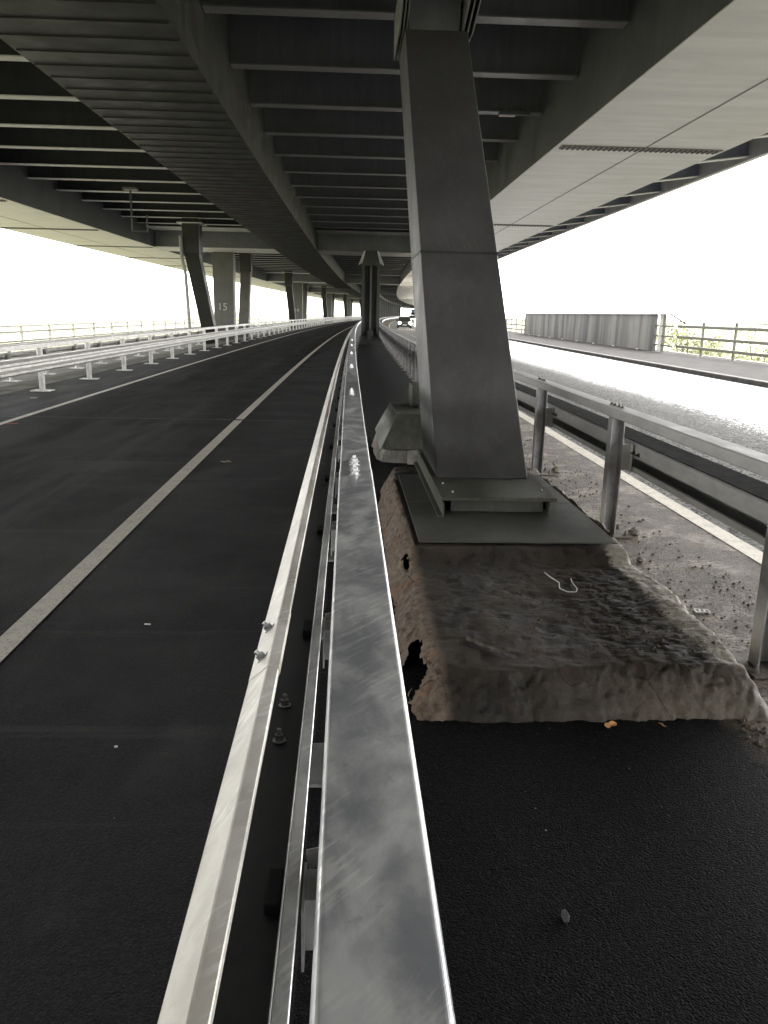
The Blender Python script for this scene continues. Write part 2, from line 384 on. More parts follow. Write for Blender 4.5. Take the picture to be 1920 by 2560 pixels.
# ------------------------------------------------------------------ upper deck
DS, DE = -70.0, 520.0
vd = thing('viaduct_deck', 'dark steel upper deck of the viaduct spanning the whole road overhead', 'bridge deck', (0, 0, 5.2))
def part(prof, name, mat, s0=DS, s1=DE, step=6.0, closed=True):
    b = MB(); b.sweep(prof, s0, s1, step, closed); return b.build(name, mat, vd)
part([(-17.2, 7.1), (-17.2, 7.35), (9.8, 7.35), (9.8, 7.1)], 'deck_slab', M['deck'])
part([(-16.2, 5.2), (-16.2, 7.1), (-16.18, 7.1), (-16.18, 5.22), (-11.62, 5.22), (-11.62, 7.1), (-11.6, 7.1), (-11.6, 5.2)], 'box_girder', M['web'])
part([(4.24, 5.2), (4.24, 7.1), (4.26, 7.1), (4.26, 5.22), (7.68, 5.22), (7.68, 7.1), (7.7, 7.1), (7.7, 5.2)], 'box_girder', M['web'])
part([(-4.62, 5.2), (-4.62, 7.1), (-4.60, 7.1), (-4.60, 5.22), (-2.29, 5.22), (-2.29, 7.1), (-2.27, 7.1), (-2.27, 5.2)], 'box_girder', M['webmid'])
part([(-16.22, 5.18), (-16.22, 5.197), (-11.57, 5.197), (-11.57, 5.18)], 'bottom_flange', M['soffit'])
part([(4.21, 5.18), (4.21, 5.197), (7.74, 5.197), (7.74, 5.18)], 'bottom_flange', M['soffit'])
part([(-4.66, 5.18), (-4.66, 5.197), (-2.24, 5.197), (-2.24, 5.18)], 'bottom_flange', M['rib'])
part([(7.72, 7.06), (7.72, 7.095), (9.74, 7.095), (9.74, 7.06)], 'cantilever_plate', M['cant'])
part([(9.75, 5.62), (9.75, 7.45), (9.9, 7.5), (9.9, 5.62)], 'edge_beam', M['soffit'])
part([(-17.4, 5.62), (-17.4, 7.5), (-17.25, 7.45), (-17.25, 5.62)], 'edge_beam', M['soffit'])
# long seams and bolted splices on the pale bottom flanges
b = MB(); b.sweep([(6.02, 5.172), (6.02, 5.179), (6.045, 5.179), (6.045, 5.172)], DS, 300, 6.0); b.build('flange_seam', M['seam'], vd)
b = MB(); b.sweep([(-14.0, 5.172), (-14.0, 5.179), (-13.975, 5.179), (-13.975, 5.172)], DS, 300, 6.0); b.build('flange_seam', M['seam'], vd)
SPB = MB()
def splice(s, a0, a1):
    b = MB(); b.sweep([(a0, 5.160), (a0, 5.178), (a1, 5.178), (a1, 5.160)], s - .17, s + .17, .34)
    b.build('splice_plate', M['seam'], vd)
    n = int((a1 - a0) / .11); b = SPB
    if s < 70:
        for i in range(n):
            for q in (-.12, -.05, .05, .12):
                p = P(s + q, a0 + .06 + i * .11, 5.159); b.tube(p, p - Vector((0, 0, .02)), .024, .02, 6)
for k in range(7):
    splice(17.7 + 14.7 * k, 4.3, 7.65)
    splice(29.0 + 9.8 * k, -16.1, -11.68)
o = SPB.build('splice_bolts', M['bolt_dark'], vd); o['kind'] = 'stuff'
# cross beams at 2.95 m
def beam(s, name='cross_beam'):
    b = MB()
    for a0, a1, mi in ((-11.58, -4.64, 1), (-2.25, 4.22, 2)):
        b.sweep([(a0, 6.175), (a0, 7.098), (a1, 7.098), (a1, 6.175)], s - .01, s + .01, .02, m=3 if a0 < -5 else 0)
        b.sweep([(a0, 6.15), (a0, 6.174), (a1, 6.174), (a1, 6.15)], s - .15, s + .15, .30, m=mi)
    return b
nb = 0; k = -8; rest = MB()
while 13.65 + 2.87 * k < DE - 3:
    s = 13.65 + 2.87 * k; k += 1
    near = [q for q in (50.2, 100.5, 151, 201, 251, 301, 351, 401, 451, 501) if abs(q - s) < 2.6]
    if near: continue
    if nb < 95: beam(s).build('cross_beam', [M['deck'], M['flange'], M['flange_dim'], M['deck_left']], vd); nb += 1
    else:
        q = beam(s); o = len(rest.v); rest.v += q.v; rest.f += [[i + o for i in f] for f in q.f]; rest.m += q.m; rest.u += q.u
o = rest.build('cross_beams_beyond', [M['deck'], M['flange'], M['flange_dim'], M['deck_left']], vd); o['kind'] = 'stuff'
# ribs on the bottom of the middle girder
b = MB(); s = 4.0
while s < 120:
    b.sweep([(-4.63, 5.166), (-4.63, 5.178), (-2.27, 5.178), (-2.27, 5.166)], s - .012, s + .012, .024); s += .65
o = b.build('stiffener_ribs', M['rib'], vd); o['kind'] = 'stuff'
# tapering brackets under the two cantilevered edges
b = MB(); b2 = MB(); s = 13.65 - 2.95 * 8 + 1.4
while s < 300:
    for (a0, a1, bb) in ((7.72, 9.74, b), (-17.24, -16.22, b2)):
        z0, z1 = (5.45, 5.72) if a0 > 0 else (5.72, 5.45)
        q0, q1 = (P(s, a0), P(s, a1)); dv = Vector((0, .012, 0))
        up = lambda p, z: Vector((p.x, p.y, z))
        bb.solid([up(q0 - dv, z0), up(q1 - dv, z1), up(q1 + dv, z1), up(q0 + dv, z0)], [up(q0 - dv, 7.09), up(q1 - dv, 7.09), up(q1 + dv, 7.09), up(q0 + dv, 7.09)], 0)
        dw = Vector((0, .11, 0))
        bb.solid([up(q0 - dw, z0 - .03), up(q1 - dw, z1 - .03), up(q1 + dw, z1 - .03), up(q0 + dw, z0 - .03)], [up(q0 - dw, z0 - .004), up(q1 - dw, z1 - .004), up(q1 + dw, z1 - .004), up(q0 + dw, z0 - .004)], 1)
    s += 2.95
for q in (b, b2):
    o = q.build('edge_brackets', [M['cant'], M['flange']], vd); o['kind'] = 'stuff'
# deep transverse girders over the piers
for s in (50.2, 100.5, 151, 201, 251, 301, 351, 401, 451, 501):
    b = MB()
    for a0, a1 in ((-11.57, -4.67), (-2.23, 4.2)):
        b.sweep([(a0, 5.24), (a0, 7.097), (a1, 7.097), (a1, 5.24)], s - 1.5, s + 1.6, 1.5, m=0)
        b.sweep([(a0, 5.2), (a0, 5.238), (a1, 5.238), (a1, 5.2)], s - 1.6, s + 1.7, 1.5, m=1 if a0 < -5 else 2)
        b.sweep([(a0, 6.12), (a0, 6.16), (a1, 6.16), (a1, 6.12)], s - 3.6, s - 1.62, 2, m=1 if a0 < -5 else 2)
    b.build('pier_girder', [M['deck'], M['flange'], M['flange_dim']], vd)

# ------------------------------------------------------------------ columns
def prism(b, q0, q1, m=0): b.solid(q0, q1, m)
def rect(x0, x1, y0, y1, z): return [(x0, y0, z), (x1, y0, z), (x1, y1, z), (x0, y1, z)]
# foreground raking column
fc = thing('raking_column', 'huge grey steel column leaning away, standing on the muddy plinth in the foreground', 'column', (1.17, 7.3, .40))
b = MB(); prism(b, rect(.775, 1.565, 6.68, 7.95, .402), rect(.655, 1.405, 10.62, 11.75, 5.05)); b.build('shaft', M['column'], fc, .012)
b = MB()
def on_leg(z): t = (z - .402) / (5.05 - .402); return (.775 + (.655 - .775) * t, 1.565 + (1.405 - 1.565) * t, 6.68 + (10.62 - 6.68) * t)
x0, x1, y0 = on_leg(2.35); x2, x3, y1 = on_leg(2.372)
prism(b, rect(x0 - .006, x1 + .006, y0 - .007, y0 + 1.24, 2.35), rect(x2 - .006, x3 + .006, y1 - .007, y1 + 1.24, 2.372)); b.build('weld_seam', M['column_dark'], fc)
b = MB()
for i in range(9):
    z = 2.40; l = .05 + .1 * random.random(); X = .86 + i * .075 + random.uniform(-.02, .02)
    a0 = on_leg(z); a1 = on_leg(z + l)
    b.tube((X, a0[2] - .003, z), (X - .03 * random.random() - l * .18, a1[2] - .002, z + l), .0022, .001, 5)
b.build('drip_marks', M['rail_paint'], fc)
b = MB(); prism(b, rect(.70, 1.33, 10.75, 11.9, 5.052), rect(.72, 1.31, 10.2, 12.0, 7.08)); b.build('column_head', M['web'], fc, .01)
for sx, xs in ((-1, (.60, .64, .68)), (1, (1.36, 1.42, 1.48))):
    for X in xs:
        b = MB(); prism(b, [(X - .008, 10.7, 5.06), (X + .008, 10.7, 5.06), (X + .008, 11.9, 5.06), (X - .008, 11.9, 5.06)],
                        [(X - .008, 8.9, 5.6), (X + .008, 8.9, 5.6), (X + .008, 12.0, 5.6), (X - .008, 12.0, 5.6)]); b.build('gusset', M['flange_dim'], fc)
# base of the column
cb = thing('column_base', 'green-grey steel box base plate under the foreground column', 'base plate', (1.18, 6.7, .27))
b = MB(); b.box(.735, 1.63, 5.93, 8.1, .372, .40); b.build('cap_plate', M['hood'], cb, .004)
b = MB(); b.box(.82, 1.545, 6.02, 8.05, .268, .371); b.build('box_wall', M['plate'], cb, .003)
b = MB(); b.box(.74, .748, 5.85, 8.1, .268, .372); b.box(.70, .74, 5.85, 8.1, .268, .276); b.box(1.575, 1.583, 5.96, 8.1, .268, .371); b.build('angle_flange', M['hood'], cb)
for px, py in ((.80, 6.42), (.84, 6.1), (1.57, 6.2)):
    b = MB(); b.tube((px, py, .40), (px, py, .414), .009, .008, 6); b.build('bolt', M['bolt'], cb)
sp = MB(); sp.box(.50, 1.86, 5.17, 6.35, .258, .266); sp.box(.50, 1.86, 6.354, 7.5, .258, .266)
tag(sp.build('steel_sheet', M['plate'], None, .002), 'dark flat steel sheet lying on the plinth under the column base', 'steel sheet')

# second median column with the H shaped section
def hcol(name, label, s, group=None):
    r = thing(name, label, 'column', (0, 0, 0), group)
    b = MB(); b.box(-.52, -.36, -.42, .42, .48, 4.4); b.box(.34, .52, -.42, .42, .48, 4.4); b.box(-.36, .34, -.02, .25, .48, 4.4); b.build('shaft', M['column_dark'], r, .008)
    b = MB(); b.box(-.055, .045, -.40, -.022, .8, 4.6); b.build('centre_rib', M['column'], r)
    b = MB(); b.solid(rect(-.50, .50, -.44, .46, 4.402), rect(-.34, .32, -.48, .5, 5.19)); b.build('column_head', M['column_dark'], r, .01)
    for sx in (-1, 1):
        for q in range(3):
            b = MB(); o = q * .09
            b.solid([(sx * (.70 - o) - .018, -.5, 4.46 + o * .5), (sx * (.70 - o) + .012, -.5, 4.46 + o * .5), (sx * (.70 - o) + .012, .5, 4.46 + o * .5), (sx * (.70 - o) - .018, .5, 4.46 + o * .5)],
                    [(sx * (.40 - o * .3) - .018, -.52, 5.18), (sx * (.40 - o * .3) + .012, -.52, 5.18), (sx * (.40 - o * .3) + .012, .52, 5.18), (sx * (.40 - o * .3) - .018, .52, 5.18)])
            b.build('gusset', M['flange'], r)
    b = MB(); b.solid(rect(-.70, .70, -.95, .95, -.01), rect(-.5, .5, -.6, .6, .46)); b.build('base_hood', M['column_dark'], r, .01)
    b = MB(); b.box(-.18, .16, -.75, -.52, .3, .78); b.build('bracket_box', M['column'], r, .01)
    r.location = P(s, .87); r.rotation_euler = (0, 0, -s / RAD)
    return r
H2 = hcol('median_column', 'dark steel column with pale gussets standing in the median beyond the foreground column', 48.0)
for s in [100 + 12.5 * i for i in range(16)]:
    dup(H2, P(s, .87), -s / RAD, 'far median column in the receding row beyond the dark gusseted one', 'distant columns of the median row')

# left row: a wide numbered column between two raking struts at every pier
def wide(s, num, label, group=None):
    r = thing('pier_column', label, 'column', (0, 0, 0), group)
    b = MB(); b.solid(rect(-.60, .60, -.42, .42, -.15), rect(-.64, .64, -.45, .45, 5.19)); b.build('shaft', M['column_far'], r, .012)
    b = MB(); b.box(-.8, .8, -.6, .6, -.34, -.151); b.build('base_plate', M['slab'], r, .01)
    if num:
        c = bpy.data.curves.new('num', 'FONT'); c.body = num; c.size = .62; c.extrude = .003; c.align_x = 'CENTER'
        t = bpy.data.objects.new('num', c); me = bpy.data.meshes.new_from_object(t); bpy.data.objects.remove(t)
        me.materials.append(M['white']); o = bpy.data.objects.new('painted_number', me); COL.objects.link(o)
        o.parent = r; o.location = (-.08, -.437, 1.75); o.rotation_euler = (PI / 2 + .006, 0, 0)
    r.location = P(s, -8.2); r.rotation_euler = (0, 0, -s / RAD)
    return r
def strut(s, ytop, ybot, label, group=None, head=True):
    r = thing('raking_strut', label, 'strut', (0, 0, 0), group)
    b = MB(); b.solid(rect(-.36, .36, ybot - .35, ybot + .45, -.15), rect(-.36, .36, ytop - .4, ytop + .4, 4.5)); b.build('shaft', M['column_dark' if ytop < 0 else 'column_far'], r, .012)
    b = MB(); b.box(-.5, .5, ybot - .6, ybot + .7, -.34, -.151); b.build('base_plate', M['slab'], r, .01)
    b = MB(); b.box(-.40, .40, ytop - .5, ytop + .55, 4.502, 7.05); b.build('strut_head', M['column_dark'], r, .012)
    b = MB(); b.box(-.62, .62, ytop - .75, ytop + .75, 5.9, 5.94); b.build('head_plate', M['flange'], r)
    for dx in (-.42, .42):
        b = MB(); b.box(dx - .012, dx + .012, ytop - .45, ytop - .3, 4.3, 5.88); b.build('stiffener', M['flange_dim'], r)
    r.location = P(s, -8.2); r.rotation_euler = (0, 0, -s / RAD)
    return r
W15 = wide(51.9, '15', 'wide grey pier column painted with the number 15 beside the left barrier')
A15 = strut(51.9, -9.2, -4.6, 'dark strut leaning towards pier column 15 from the near side')
B15 = strut(51.9, 9.5, 7.6, 'grey strut with pale foot leaning on the far side of pier column 15')
W14 = wide(101.0, '14', 'second wide grey pier column painted 14 farther along the left barrier')
A14 = dup(A15, P(101, -8.2), -101 / RAD, 'second dark strut farther along, just before the smaller wide column painted 14')
B14 = dup(B15, P(101, -8.2), -101 / RAD, 'second grey strut farther along, just past the smaller wide column painted 14')
WX = wide(151.0, None, 'far wide pier column of the left row without a readable number', 'distant wide columns of the left row')
for s in (151, 201, 251, 301, 351):
    if s > 151: dup(WX, P(s, -8.2), -s / RAD)
    dup(A15, P(s, -8.2), -s / RAD, 'far raking strut just before a distant wide column of the left row', 'distant near-side struts of the left row')
    dup(B15, P(s, -8.2), -s / RAD, 'far raking strut just after a distant wide column of the left row', 'distant far-side struts of the left row')
# drain pipe hanging down beside the first strut, and the pipe frame below the cross beams
b = MB()
pts = [Vector((-8.30, 42.2, 5.3)), Vector((-8.28, 42.3, 4.2)), Vector((-8.15, 42.4, 3.5)), Vector((-8.10, 42.6, 1.5)), Vector((-8.08, 42.8, -.2))]
for p, q in zip(pts, pts[1:]): b.tube(p, q, .085, n=12)
tag(b.build('drain_pipe', M['galv_dull'], None, smooth=False), 'thin grey drain pipe running down beside the dark strut near column 15', 'pipe')
hf = thing('hanging_pipe', 'thin dark pipe hanging from the cross beams with a short return at its foot', 'pipe', (-8.2, 32.5, 4.6))
b = MB(); b.tube((-8.2, 32.55, 6.14), (-8.2, 32.55, 4.62), .035); b.tube((-8.235, 32.55, 4.60), (-7.6, 32.55, 4.60), .03); b.tube((-7.63, 32.55, 4.62), (-7.63, 32.55, 5.2), .03); b.build('pipe_run', M['web'], hf)
b = MB(); b.box(-8.45, -7.95, 32.35, 32.75, 6.06, 6.145); b.build('clamp', M['flange_dim'], hf, .005)

# lamp fittings under the right bay
def lampfit(loc, label):
    r = thing('lamp_fitting', label, 'lamp', loc)
    x, y, z = loc
    b = MB(); b.box(x - .34, x + .34, y - .07, y + .07, z - .02, z + .06); b.build('housing', M['web'], r, .01)
    b = MB(); b.box(x - .33, x + .02, y - .06, y + .06, z - .05, z - .021); b.build('diffuser', M['flange'], r, .01)
    b = MB(); b.tube((x + .2, y, z + .06), (x + .2, y, z + .1), .02); b.tube((x - .2, y, z + .06), (x - .2, y, z + .1), .02); b.build('bracket', M['bolt'], r)
lampfit((3.6, 18.9, 6.04), 'small pale strip lamp under the cross beams, nearer the foreground column')
lampfit((3.9, 11.3, 6.04), 'small pale strip lamp at the very top beside the right box girder')

# ------------------------------------------------------------------ foreground barrier
def rbox(x0, x1, z0, z1, r=.012, n=4):
    pts = []
    for cx, cz, a0 in ((x0 + r, z0 + r, 1.5 * PI), (x0 + r, z1 - r, PI), (x1 - r, z1 - r, PI / 2), (x1 - r, z0 + r, 0)):
        for i in range(n + 1):
            a = a0 - PI / 2 * i / n; pts.append((cx + r * math.cos(a), cz + r * math.sin(a)))
    return pts
def bolt(b, x, y, z, r=.016, h=.016, up=Vector((0, 0, 1)), tail=False):
    p = Vector((x, y, z)); up = up.normalized()
    b.tube(p, p + up * .003, r * 1.5, n=14); b.tube(p + up * .003, p + up * (.003 + h), r, r * .97, 6)
    b.tube(p + up * (.003 + h), p + up * (.003 + h * 1.9), r * .55, r * .5, 8)
mb = thing('crash_barrier', 'new shiny steel crash barrier running along the left side of the median from the foreground', 'crash barrier', (0, 0, 0))
b = MB()
b.sweep(rbox(-.031, .116, .955, 1.07, .011, 6), -3, 3.56, 1.5, caps=True); b.sweep(rbox(-.029, .114, .957, 1.068, .011, 6), 3.56, 14, 2.0)
b.sweep(rbox(-.031, .116, .955, 1.07, .011, 3), 14.001, 330, 4.0); b.build('top_rail', M['galv'], mb, smooth=False)
def obb(ov=0.0):       # open sided box beam, open towards the median
    return [(-.2535 - ov, .575), (-.2535 - ov, .788), (-.2485 - ov, .802), (-.202, .844 + ov), (-.1975, .8458 + ov), (-.1735 + ov, .8405 + ov), (-.1715 + ov, .838), (-.171 + ov, .822)]
def thin(prof, t=.004):
    return prof + [(x + (.0035 if not -.19 < x < -.16 else -.0035), z - (t if z > .825 or x < -.2 else 0)) for x, z in reversed(prof)]
b = MB(); b.sweep(thin(obb()), -3, 2.0, 1.5); b.sweep(thin(obb()), 2.0, 14, 2); b.sweep(thin(obb()), 14, 330, 4); b.build('guard_beam', M['galv_cream'], mb)
b = MB(); b.sweep([(-.2515, .560), (-.2515, .5645), (-.119, .5645), (-.119, .56)], -3, 330, 3.0)
b.sweep(rbox(-.1185, -.1145, .5655, .628, .0018, 2), -3, 330, 3.0); b.sweep(rbox(-.114, -.084, .617, .6275, .004, 3), -3, 330, 3.0); b.build('lower_flange', M['galv_lip'], mb)
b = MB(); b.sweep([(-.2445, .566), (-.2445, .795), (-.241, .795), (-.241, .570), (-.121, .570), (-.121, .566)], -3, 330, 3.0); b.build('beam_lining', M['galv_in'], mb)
b = MB(); b.sweep(thin([(x, z) for x, z in obb(.0025)][2:], .003), 1.95, 2.38, .43); b.build('joint_sleeve', M['galv_cream'], mb)
for y in (2.05, 2.26):
    b = MB(); bolt(b, -.224, y, .826, .013, .012, Vector((-.68, 0, .73))); b.build('bolt', M['bolt'], mb)
    b = MB(); bolt(b, -.18, y, .572, .013, .018); b.build('bolt', M['bolt'], mb)
for y0 in (3.58, 7.1, 10.6, 14.1, 17.6, 21.1):
    for q in (-.16, -.06, .08, .17):
        b = MB(); p = P(y0 + q, .037, 1.07); bolt(b, p.x, p.y, p.z - .001, .017, .013); b.build('bolt', M['bolt'], mb)
npost = 0; s = 1.43; rest = MB()
def lpost(b, s):
    T = Matrix.Translation(P(s, 0)) @ Matrix.Rotation(-s / RAD, 4, 'Z')
    b.box(-.03, .105, -.055, -.049, 0, .953, T=T); b.box(-.03, -.024, -.049, .05, 0, .953, T=T); b.box(.099, .105, -.049, .05, 0, .953, T=T)
    b.box(-.13, .2, -.15, .15, .001, .016, T=T)
def larm(b, s):
    T = Matrix.Translation(P(s, 0)) @ Matrix.Rotation(-s / RAD, 4, 'Z')
    b.box(-.0735, -.031, -.05, .045, .48, .60, T=T); b.box(-.0795, -.074, -.085, .06, .46, .605, T=T)
    b.tube(T @ Vector((-.074, .09, .59)), T @ Vector((-.03, .09, .60)), .02, n=10)
while s < 330:
    if npost < 98:
        b = MB(); lpost(b, s); pp = b.build('post', M['galv_post'], mb)
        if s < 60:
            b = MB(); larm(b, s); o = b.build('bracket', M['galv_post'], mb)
            b = MB(); b.box(-.155, -.123, -.06, .05, .571, .600, T=Matrix.Translation(P(s, 0)) @ Matrix.Rotation(-s / RAD, 4, 'Z')); b.build('trough_shade_block', M['black'], mb, .004)  # black block stands in for the dark shading inside the trough
        npost += 1
    else: lpost(rest, s)
    s += 1.42
o = rest.build('posts_beyond', M['galv_post'], mb); o['kind'] = 'stuff'

# ------------------------------------------------------------------ barrier on the right of the median
def flare(s):
    t = min(1, max(0, (s - 9) / 14)); t = t * t * (3 - 2 * t); return -.42 * t
rb = thing('crash_barrier', 'dull grey crash barrier on the right side of the median, seen from behind', 'crash barrier', (2.2, 3.8, 0))
b = MB(); b.sweep(rbox(2.10, 2.25, .990, 1.065, .01, 2), -3, 40, 1.5, off=flare); b.sweep(rbox(2.10, 2.25, .990, 1.065, .01, 1), 40, 420, 5, off=flare); b.build('top_rail', M['galv_dull'], rb)
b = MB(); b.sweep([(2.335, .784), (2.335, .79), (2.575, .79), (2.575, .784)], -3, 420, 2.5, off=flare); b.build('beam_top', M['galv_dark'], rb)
b = MB(); b.sweep(thin([(2.335, .783), (2.322, .774), (2.318, .668), (2.335, .66)], .004), -3, 420, 2.5, off=flare)
b.sweep(thin([(2.338, .590), (2.322, .586), (2.318, .548), (2.33, .54), (2.565, .538)], .004), -3, 420, 2.5, off=flare); b.build('beam_lips', M['galv_dull'], rb)
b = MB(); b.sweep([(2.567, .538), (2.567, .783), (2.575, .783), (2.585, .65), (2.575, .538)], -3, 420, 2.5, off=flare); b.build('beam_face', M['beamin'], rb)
s = 3.78 - 5.22; npost = 0; rest = MB()
def rpost(b, s, m=0):
    T = Matrix.Translation(P(s, flare(s))) @ Matrix.Rotation(-s / RAD, 4, 'Z')
    b.box(2.130, 2.138, -.055, .045, 0, .989, T=T); b.box(2.138, 2.230, .038, .045, 0, .989, T=T); b.box(2.230, 2.238, -.055, .045, 0, .989, T=T)
while s < 420:
    T = Matrix.Translation(P(s, flare(s))) @ Matrix.Rotation(-s / RAD, 4, 'Z')
    if npost < 98:
        b = MB(); rpost(b, s); pp = b.build('post', M['galv_post'], rb)
        b = MB(); b.box(2.07, 2.36, -.15, .15, .002, .012, T=T); b.build('base_plate', M['dirtyplate'], rb)
        if s < 40:
            b = MB(); b.box(2.239, 2.316, -.04, .04, .55, .76, T=T); b.box(2.30, 2.307, -.1, .1, .54, .77, T=T); b.build('bracket', M['galv_dull'], rb)
        if s < 16:
            for q in (-.13, -.05, .05, .13):
                b = MB(); p = T @ Vector((2.175, q, 1.064)); bolt(b, p.x, p.y, p.z, .014, .01); b.build('bolt', M['bolt_dark'], rb)
            for q in (-.2, -.1, .12):
                b = MB(); p = T @ Vector((2.319, q, .70)); bolt(b, p.x, p.y, p.z, .014, .014, Vector((-1, 0, 0))); b.build('bolt', M['bolt_dark'], rb)
            for px, py in ((2.10, -.1), (2.31, -.1), (2.31, .1)):
                b = MB(); p = T @ Vector((px, py, .014)); bolt(b, p.x, p.y, p.z - .003, .014, .022); b.build('anchor_bolt', M['dirtyplate'], rb)
        npost += 1
    else: rpost(rest, s)
    s += 2.61 if s < 13 else 1.45
o = rest.build('posts_beyond', M['galv_post'], rb); o['kind'] = 'stuff'

# ------------------------------------------------------------------ pale barriers left of the road
def wbeam(a, z0, z1, d):
    h = z1 - z0
    pr = [(a, z0), (a + d * .3, z0 + h * .03), (a + d, z0 + h * .16), (a + d, z0 + h * .30), (a + d * .25, z0 + h * .43), (a + d * .25, z0 + h * .57), (a + d, z0 + h * .70), (a + d, z0 + h * .84), (a + d * .3, z0 + h * .97), (a, z1)]
    return pr + [(x - .004 * (1 if d > 0 else -1), z) for x, z in reversed(pr)]
def left_barrier(a, zb, d, label, s0, s1, sp, post0, bo=0.0):
    r = thing('crash_barrier', label, 'crash barrier', P(20, a, zb))
    b = MB(); b.sweep(rbox(a - .06, a + .06, zb + .90, zb + 1.0, .01, 2), s0, s1, 3.0); b.build('top_rail', M['galv_white'], r)
    pr = wbeam(a + (.10 if d > 0 else -.10), zb + .43, zb + .74, d)
    b = MB(); b.sweep(pr, s0, s1, 3.0); b.build('guard_beam', M['galv_white'], r)
    b = MB(); b.sweep([(a + d * .6, zb + .70), (a + d * .6, zb + .76), (a + d * .95, zb + .76), (a + d * .95, zb + .70)], s0, s1, 3.0); b.build('upper_lip', M['galv_white'], r)
    s, n, rest = post0, 0, MB()
    while s < s1:
        T = Matrix.Translation(P(s, a)) @ Matrix.Rotation(-s / RAD, 4, 'Z'); q = MB() if n < 98 else rest
        q.tube(T @ Vector((0, 0, zb + .01)), T @ Vector((0, 0, zb + .899)), .062, n=10)
        if n < 98:
            pp = q.build('post', M['galv_white'], r, smooth=False)
            q = MB(); q.box(-.2, .2, -.17, .17, zb + .005, zb + .022, T=T); q.build('base_plate', M['galv_white'], r)
            if s < 60: q = MB(); q.box(min(.05 * d / abs(d), .1 * d / abs(d)), max(.05 * d / abs(d), .1 * d / abs(d)), -.06, .06, zb + .5, zb + .7, T=T); q.build('bracket', M['galv_dull'], r)
        n += 1; s += sp
    if rest.v: o = rest.build('posts_beyond', M['galv_white'], r); o['kind'] = 'stuff'
left_barrier(-6.5, .004, .12, 'pale round-post crash barrier along the left edge of the empty road', -5, 330, 3.1, 17.35 - 12.4)
left_barrier(-9.15, -.24, -.12, 'second pale crash barrier behind the first, along the far side of the left columns', -5, 330, 2.6, 4.0)

# ------------------------------------------------------------------ parapets
def railing(name, label, a, zb, s0, s1, top, rails, sp, group=None, mat='rail_paint', thick=.13):
    r = thing(name, label, 'railing', P((s0 + s1) / 2, a, zb), group)
    b = MB(); b.sweep(rbox(a - .05, a + .05, zb + top - .05, zb + top, .012, 2), s0, s1, 4); b.build('top_rail', M[mat], r)
    for h in rails:
        b = MB(); b.sweep(rbox(a - .04, a + .04, zb + h - thick / 2, zb + h + thick / 2, .02, 2), s0, s1, 4); b.build('rail', M[mat], r)
    s, n, rest = s0 + .2, 0, MB()
    while s <= s1:
        T = Matrix.Translation(P(s, a)) @ Matrix.Rotation(-s / RAD, 4, 'Z'); q = MB() if n < 98 else rest
        q.box(.042, .12, -.05, .05, zb + .01, zb + top - .051, T=T)
        q.box(-.06, .22, -.14, .14, zb - .02, zb + .012, T=T)
        if n < 98: q.build('post', M[mat], r)
        n += 1; s += sp
    if rest.v: o = rest.build('posts_beyond', M[mat], r); o['kind'] = 'stuff'
    return r
RA = 16.2
railing('parapet_railing', 'green-grey metal parapet railing beside the right footway, nearer than the stained panel wall', RA, .12, -6, 40.6, 1.58, (1.33, .82, .36), 3.35)
railing('parapet_railing', 'green-grey metal parapet railing beyond the stained panel wall', RA, .12, 79.6, 400, 1.58, (1.33, .82, .36), 3.35)
railing('parapet_railing', 'thin metal parapet railing far out beyond the left columns', -14.9, -.30, -6, 400, 1.2, (.92, .52), 3.3, thick=.07, mat='galv_white')
# stained panel wall
g = G('stained_panel'); p = g.map('Object')
st = g.noise(g.map('Object', (.45, .45, .05)), 1.3, 5, .55); bl = g.noise(p, .8, 5, .6); r_ = g.noise(g.map('Object', (2, 2, .25)), 1.6, 6, .7)
c = g.mix(g.ss(st, .36, .62), (.08, .08, .082), (.24, .235, .22)); c = g.mix(g.math('MULTIPLY', g.ss(bl, .45, .7), .5), c, (.15, .15, .15))
c = g.mix(g.math('MULTIPLY', g.ss(r_, .66, .76), .5), c, (.2, .11, .06)); M['panel'] = g.out(c, .75, g.bump(st, .2, .02))
pw = thing('panel_wall', 'tall streaked grey panel wall set in the right parapet beside the footway', 'wall', P(56, 16.0, .12))
npn = 11
for i in range(npn):
    s0 = 43.0 + 36.4 * i / npn; s1 = 43.0 + 36.4 * (i + 1) / npn - .025
    b = MB(); b.sweep([(15.85, .14), (15.85, 2.0), (16.0, 2.0), (16.0, .14)], s0, s1, 1.3); b.build('panel', M['panel'], pw)
b = MB(); b.sweep([(15.8, 2.003), (15.8, 2.06), (16.05, 2.06), (16.05, 2.003)], 41.0, 80.0, 3.0); b.build('coping', M['panel'], pw)
b = MB()
T0 = P(41.0, 15.92, 2.03); b.tube(T0, P(39.8, RA, 1.6), .05); b.build('end_rail', M['rail_paint'], pw)
b = MB(); b.tube(P(42.2, 15.95, .14), P(42.2, 15.95, 2.0), .14, n=12); b.build('end_post', M['galv_white'], pw)
b = MB(); b.box(15.9, 16.0, 0, .16, 0, 1.86, T=Matrix.Translation(P(41.5, 0, .14))); b.build('edge_post', M['rail_paint'], pw)
b = MB()
for h in (1.45, .94, .48): b.sweep(rbox(RA - .3, RA - .22, h - .045, h + .045, .02, 2), 40.6, 43.0, 2.4)
b.build('end_rails', M['rail_paint'], pw)
b = MB()
for i in range(8):
    p = P(45 + i * 4.4, 15.7, .135); b.box(-.05, .05, -.08, .08, 0, .05, T=Matrix.Translation(p))
b.build('foot_clips', M['plastic'], pw)

